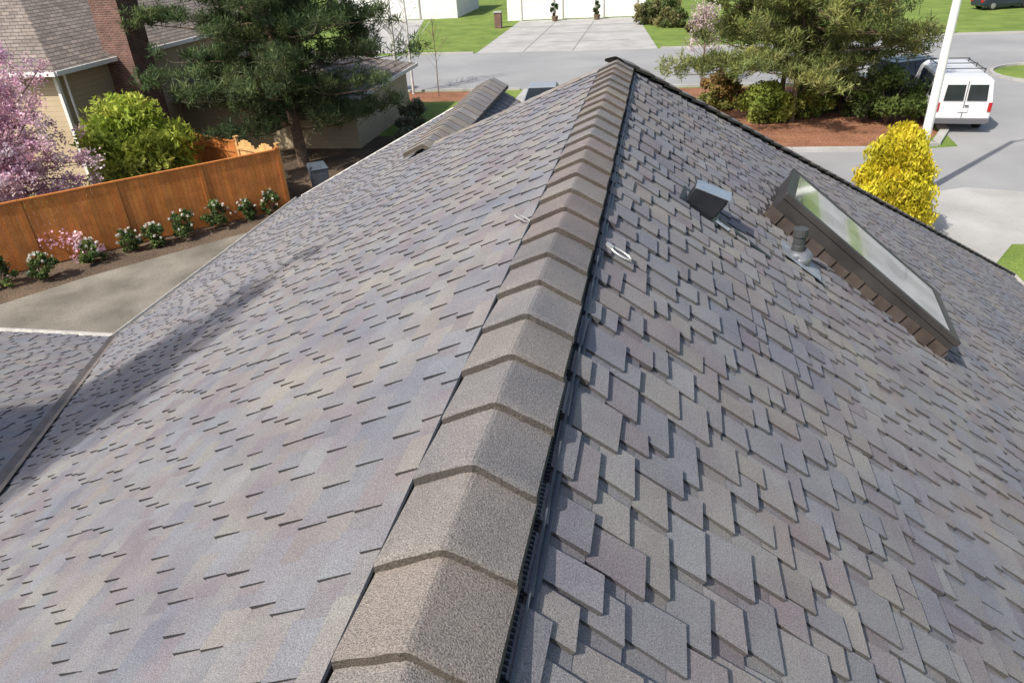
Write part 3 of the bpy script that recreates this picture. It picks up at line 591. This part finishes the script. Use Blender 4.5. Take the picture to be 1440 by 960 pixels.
e=empty('brick_pier',(-14.6,69.5,0),'short red brown brick pier by the driveway','pier'); m2=MB(); m2.box(-.3,.3,-.3,.3,0,1.3); obj('shaft',m2,BRICK,parent=e); m2=MB(); m2.box(-.38,.38,-.38,.38,1.302,1.4); obj('cap',m2,CONC,parent=e)
w2=house_obj('white_house',(-28,79.5,0),'white house with wide garage door behind lawn')
mb=MB(); mb.box(-6,7,0,10,0,3.2); obj('wall',mb,SIDW,parent=w2); obj('roof',hip_roof(-6,7,0,10,3.2,.45,along='x'),NROOF,parent=w2)
gdoor(w2,0.3,5.2)

# ---------------------------------------------------------------- vehicles
def wheel(parent,x,y,r=.34,w=.22):
    s=1 if x>0 else -1
    mb=MB(); mb.tube([(-w/2,0,0),(-w/2+.03,0,0),(w/2-.03,0,0),(w/2,0,0)],[r-.03,r,r,r-.03],24); o=obj('wheel',mb,RUB,parent=parent,loc=(x,y,r),fixn=True)
    mb=MB(); mb.tube([(s*(w/2+.002),0,0),(s*(w/2+.02),0,0)],[r*.62,r*.5],16); obj('rim',mb,RIM,parent=o,fixn=True)
def van(loc,rz):
    e=empty('van',loc,'white full size van with roof rack parked by the kerb','van',rotz=rz)
    def sec(y,wb,wm,wt,z0,zb,zt):
        return [(-wb,y,z0),(-wm,y,z0+.25),(-wm,y,zb),(-wt,y,zt-.12),(-wt+.14,y,zt),(wt-.14,y,zt),(wt,y,zt-.12),(wm,y,zb),(wm,y,z0+.25),(wb,y,z0)]
    mb=MB(); mb.loft([sec(0.02,.90,.96,.82,.38,1.15,1.98),sec(.10,.92,1.0,.86,.33,1.15,2.05),sec(3.9,.92,1.0,.86,.33,1.15,2.08),sec(4.25,.92,1.0,.84,.33,1.12,1.98),sec(4.75,.92,1.0,.88,.33,1.08,1.30),sec(5.35,.90,.97,.86,.33,1.0,1.12),sec(5.5,.86,.9,.78,.38,.85,.95)])
    obj('body',mb,VANW,parent=e,bevel=.03,fixn=True)
    for s in(-1,1):
        mb=MB(); x0,x1=sorted([s*.06,s*.74]); mb.add([(x0,-.012,1.22),(x1,-.012,1.22),(x1*.94 if s>0 else x1,.02,1.80),(x0 if s>0 else x0*.94,.02,1.80)],[(0,1,2,3)]); obj('rear_window',mb,GLASSD,parent=e)
        mb=MB(); x0,x1=sorted([s*.83,s*.955]); mb.box(x0,x1,-.015,.03,.82,1.15); obj('tail_light',mb,REDL,parent=e)
        for (a,b) in((.35,1.35),(1.45,2.55),(2.65,3.55)):
            mb=MB(); mb.add([(s*1.004,a,1.2),(s*1.004,b,1.2),(s*.893,b,1.86),(s*.893,a,1.86)],[(0,1,2,3)]); obj('side_window',mb,GLASSD,parent=e)
        mb=MB(); mb.box(*sorted([s*1.02,s*1.2]),4.15,4.25,1.2,1.45); obj('mirror',mb,BLACK,parent=e)
        for y in(1.0,4.45): wheel(e,s*.86,y,.37,.24)
    mb=MB(); mb.box(-.94,.94,-.14,-.0,.40,.58); obj('bumper',mb,mat('grey_bumper',(.12,.12,.13)),parent=e,bevel=.02)
    mb=MB(); mb.box(-.17,.17,-.016,-.004,.80,.95); obj('licence_plate',mb,LAMPM,parent=e)
    mb=MB(); mb.box(-.008,.008,-.006,.01,.6,1.95); obj('door_seam',mb,BLACK,parent=e)
    mb=MB(); mb.box(.03,.16,-.04,-.01,1.02,1.06); obj('handle',mb,BLACK,parent=e)
    mb=MB(); mb.add([(-.72,4.33,1.86),(.72,4.33,1.86),(.8,4.74,1.34),(-.8,4.74,1.34)],[(0,1,2,3)]); obj('windscreen',mb,GLASSD,parent=e)
    mb=MB()
    for x in(-.70,.70):
        mb.box(x-.015,x+.015,.9,3.5,2.17,2.20)
        for y in(1.0,2.2,3.4): mb.box(x-.015,x+.015,y-.015,y+.015,2.0,2.17)
    for y in(1.0,2.2,3.4): mb.box(-.74,.74,y-.018,y+.018,2.201,2.23)
    obj('roof_rack',mb,BLACK,parent=e)
    return e
van((11.45,30.9,0),math.radians(-5))
def car(loc,rz,paint,label,L=4.5,suv=False,rack=False):
    e=empty('car',loc,label,'car',rotz=rz); hz=.15 if suv else 0
    def sec(y,w,z0,zb): return [(-w*.92,y,z0),(-w,y,z0+.2),(-w,y,zb-.12),(-w*.9,y,zb),(w*.9,y,zb),(w,y,zb-.12),(w,y,z0+.2),(w*.92,y,z0)]
    S_=[(0,.78,.38,.80),(.12,.86,.28,.92),(.7,.9,.25,.97),(1.8,.91,.25,.95),(3.2,.9,.25,.92),(4.1,.86,.27,.80),(4.42,.78,.33,.68),(4.5,.7,.38,.6)]
    k=L/4.5
    mb=MB(); mb.loft([sec(y*k,w,z0,zb+hz) for y,w,z0,zb in S_]); obj('body',mb,paint,parent=e,bevel=.03,fixn=True)
    zb=.93+hz; zt=1.42+2*hz
    ys=[.15,.35,2.35,3.1] if suv else [.55,1.15,2.35,3.2]
    mb=MB(); a,b,c,d=[q*k for q in ys]
    vs=[(-.82,a,zb),(.82,a,zb),(.82,d,zb),(-.82,d,zb),(-.62,b,zt),(.62,b,zt),(.62,c,zt),(-.62,c,zt)]
    mb.add(vs,[(0,1,5,4),(1,2,6,5),(2,3,7,6),(3,0,4,7),(4,5,6,7)]); obj('window',mb,GLASSD,parent=e,fixn=True)
    mb=MB(); mb.box(-.63,.63,b-.02,c+.02,zt-.01,zt+.035)
    for s in(-1,1):
        for (p,q) in((vs[0],vs[4]),(vs[3],vs[7])): mb.tube([(s*abs(p[0])+s*.005,p[1],p[2]),(s*abs(q[0])+s*.005,q[1],q[2])],[.035,.03],5)
        m_=(b+c)/2; mb.tube([(s*.83,m_,zb),(s*.63,m_,zt)],[.03,.03],5)
    obj('roof',mb,paint,parent=e,bevel=.01)
    for s in(-1,1):
        for y in(.85*k,3.65*k): wheel(e,s*.80,y,.33)
        mb=MB(); mb.box(*sorted([s*.52,s*.80]),-.03,.06,.62+hz,.78+hz); obj('tail_light',mb,REDL,parent=e)
        mb=MB(); mb.box(*sorted([s*.45,s*.68]),4.42*k,4.50*k,.52+hz,.62+hz); obj('headlight',mb,LAMPM,parent=e)
    if rack:
        mb=MB()
        for x in(-.5,.5): mb.tube([(x,b,zt+.1),(x,c,zt+.1)],[.015,.015],5)
        for y in(b+.2,c-.2): mb.tube([(-.55,y,zt+.12),(.55,y,zt+.12)],[.015,.015],5)
        obj('roof_rack',mb,BLACK,parent=e)
    return e
car((-5.5,36.3,0),math.pi+.1,CARG,'silver sedan parked on the driveway')
car((9.7,36.7,0),math.radians(-62),CARD,'dark blue wagon with roof rack parked behind the shrub',4.7,True,True)
car((25.2,70.6,0),math.radians(-75),CARD,'dark car parked along the far kerb',4.5)
e=empty('street_lamp',(7.75,23.1,0),'white painted tall street lamp post beside the shrub','street lamp')
mb=MB(); mb.tube([(0,0,0),(0,0,.3),(0,0,9)],[.17,.14,.085],14); mb.tube([(0,0,8.8),(.8,.3,9.3),(2.0,.8,9.4)],[.05,.045,.04],8); obj('post',mb,WHITEP,parent=e)
mb=MB(); mb.loft([[(1.9,.72,9.36),(1.9,.88,9.36),(1.9,.88,9.46),(1.9,.72,9.46)],[(2.6,.95,9.34),(2.6,1.2,9.34),(2.6,1.2,9.44),(2.6,.95,9.44)]]); obj('lamp_head',mb,GALV,parent=e,fixn=True)

# ---------------------------------------------------------------- light & camera
w=bpy.data.worlds.new('World'); scene.world=w; w.use_nodes=True
nt=w.node_tree; bg=nt.nodes['Background']; sky=nt.nodes.new('ShaderNodeTexSky'); sky.sky_type='NISHITA'; sky.sun_disc=False
sky.dust_density=3.0
sd=Vector((-.62,-.78,0)).normalized(); el=math.radians(47)
sky.sun_elevation=el; sky.sun_rotation=math.atan2(sd.x,sd.y)
nt.links.new(sky.outputs['Color'],bg.inputs['Color']); bg.inputs['Strength'].default_value=0.15
ld=bpy.data.lights.new('sun','SUN'); ld.energy=4.9; ld.angle=math.radians(.6); ld.color=(1,.95,.87)
lo_=bpy.data.objects.new('sun',ld); col.objects.link(lo_)
dv=Vector((sd.x*math.cos(el),sd.y*math.cos(el),math.sin(el))); lo_.rotation_euler=dv.to_track_quat('Z','Y').to_euler()
U=Vector((-107,1762,-1011)).normalized(); R=Vector((218,594,1011)); R=(R-U*R.dot(U)).normalized(); S=-(R.cross(U))
cx=Vector((S.x,R.x,U.x)); cy=Vector((S.y,R.y,U.y)); cz=-Vector((S.z,R.z,U.z))
cd=bpy.data.cameras.new('camera'); cd.sensor_width=36; cd.lens=1011/1440*36; cd.clip_start=.05; cd.clip_end=2000
co=bpy.data.objects.new('camera',cd); col.objects.link(co)
co.matrix_world=Matrix.Translation((0,0,H))@Matrix((cx,cy,cz)).transposed().to_4x4()
scene.camera=co
scene.view_settings.view_transform='Standard'; scene.view_settings.look='None'; scene.view_settings.exposure=0
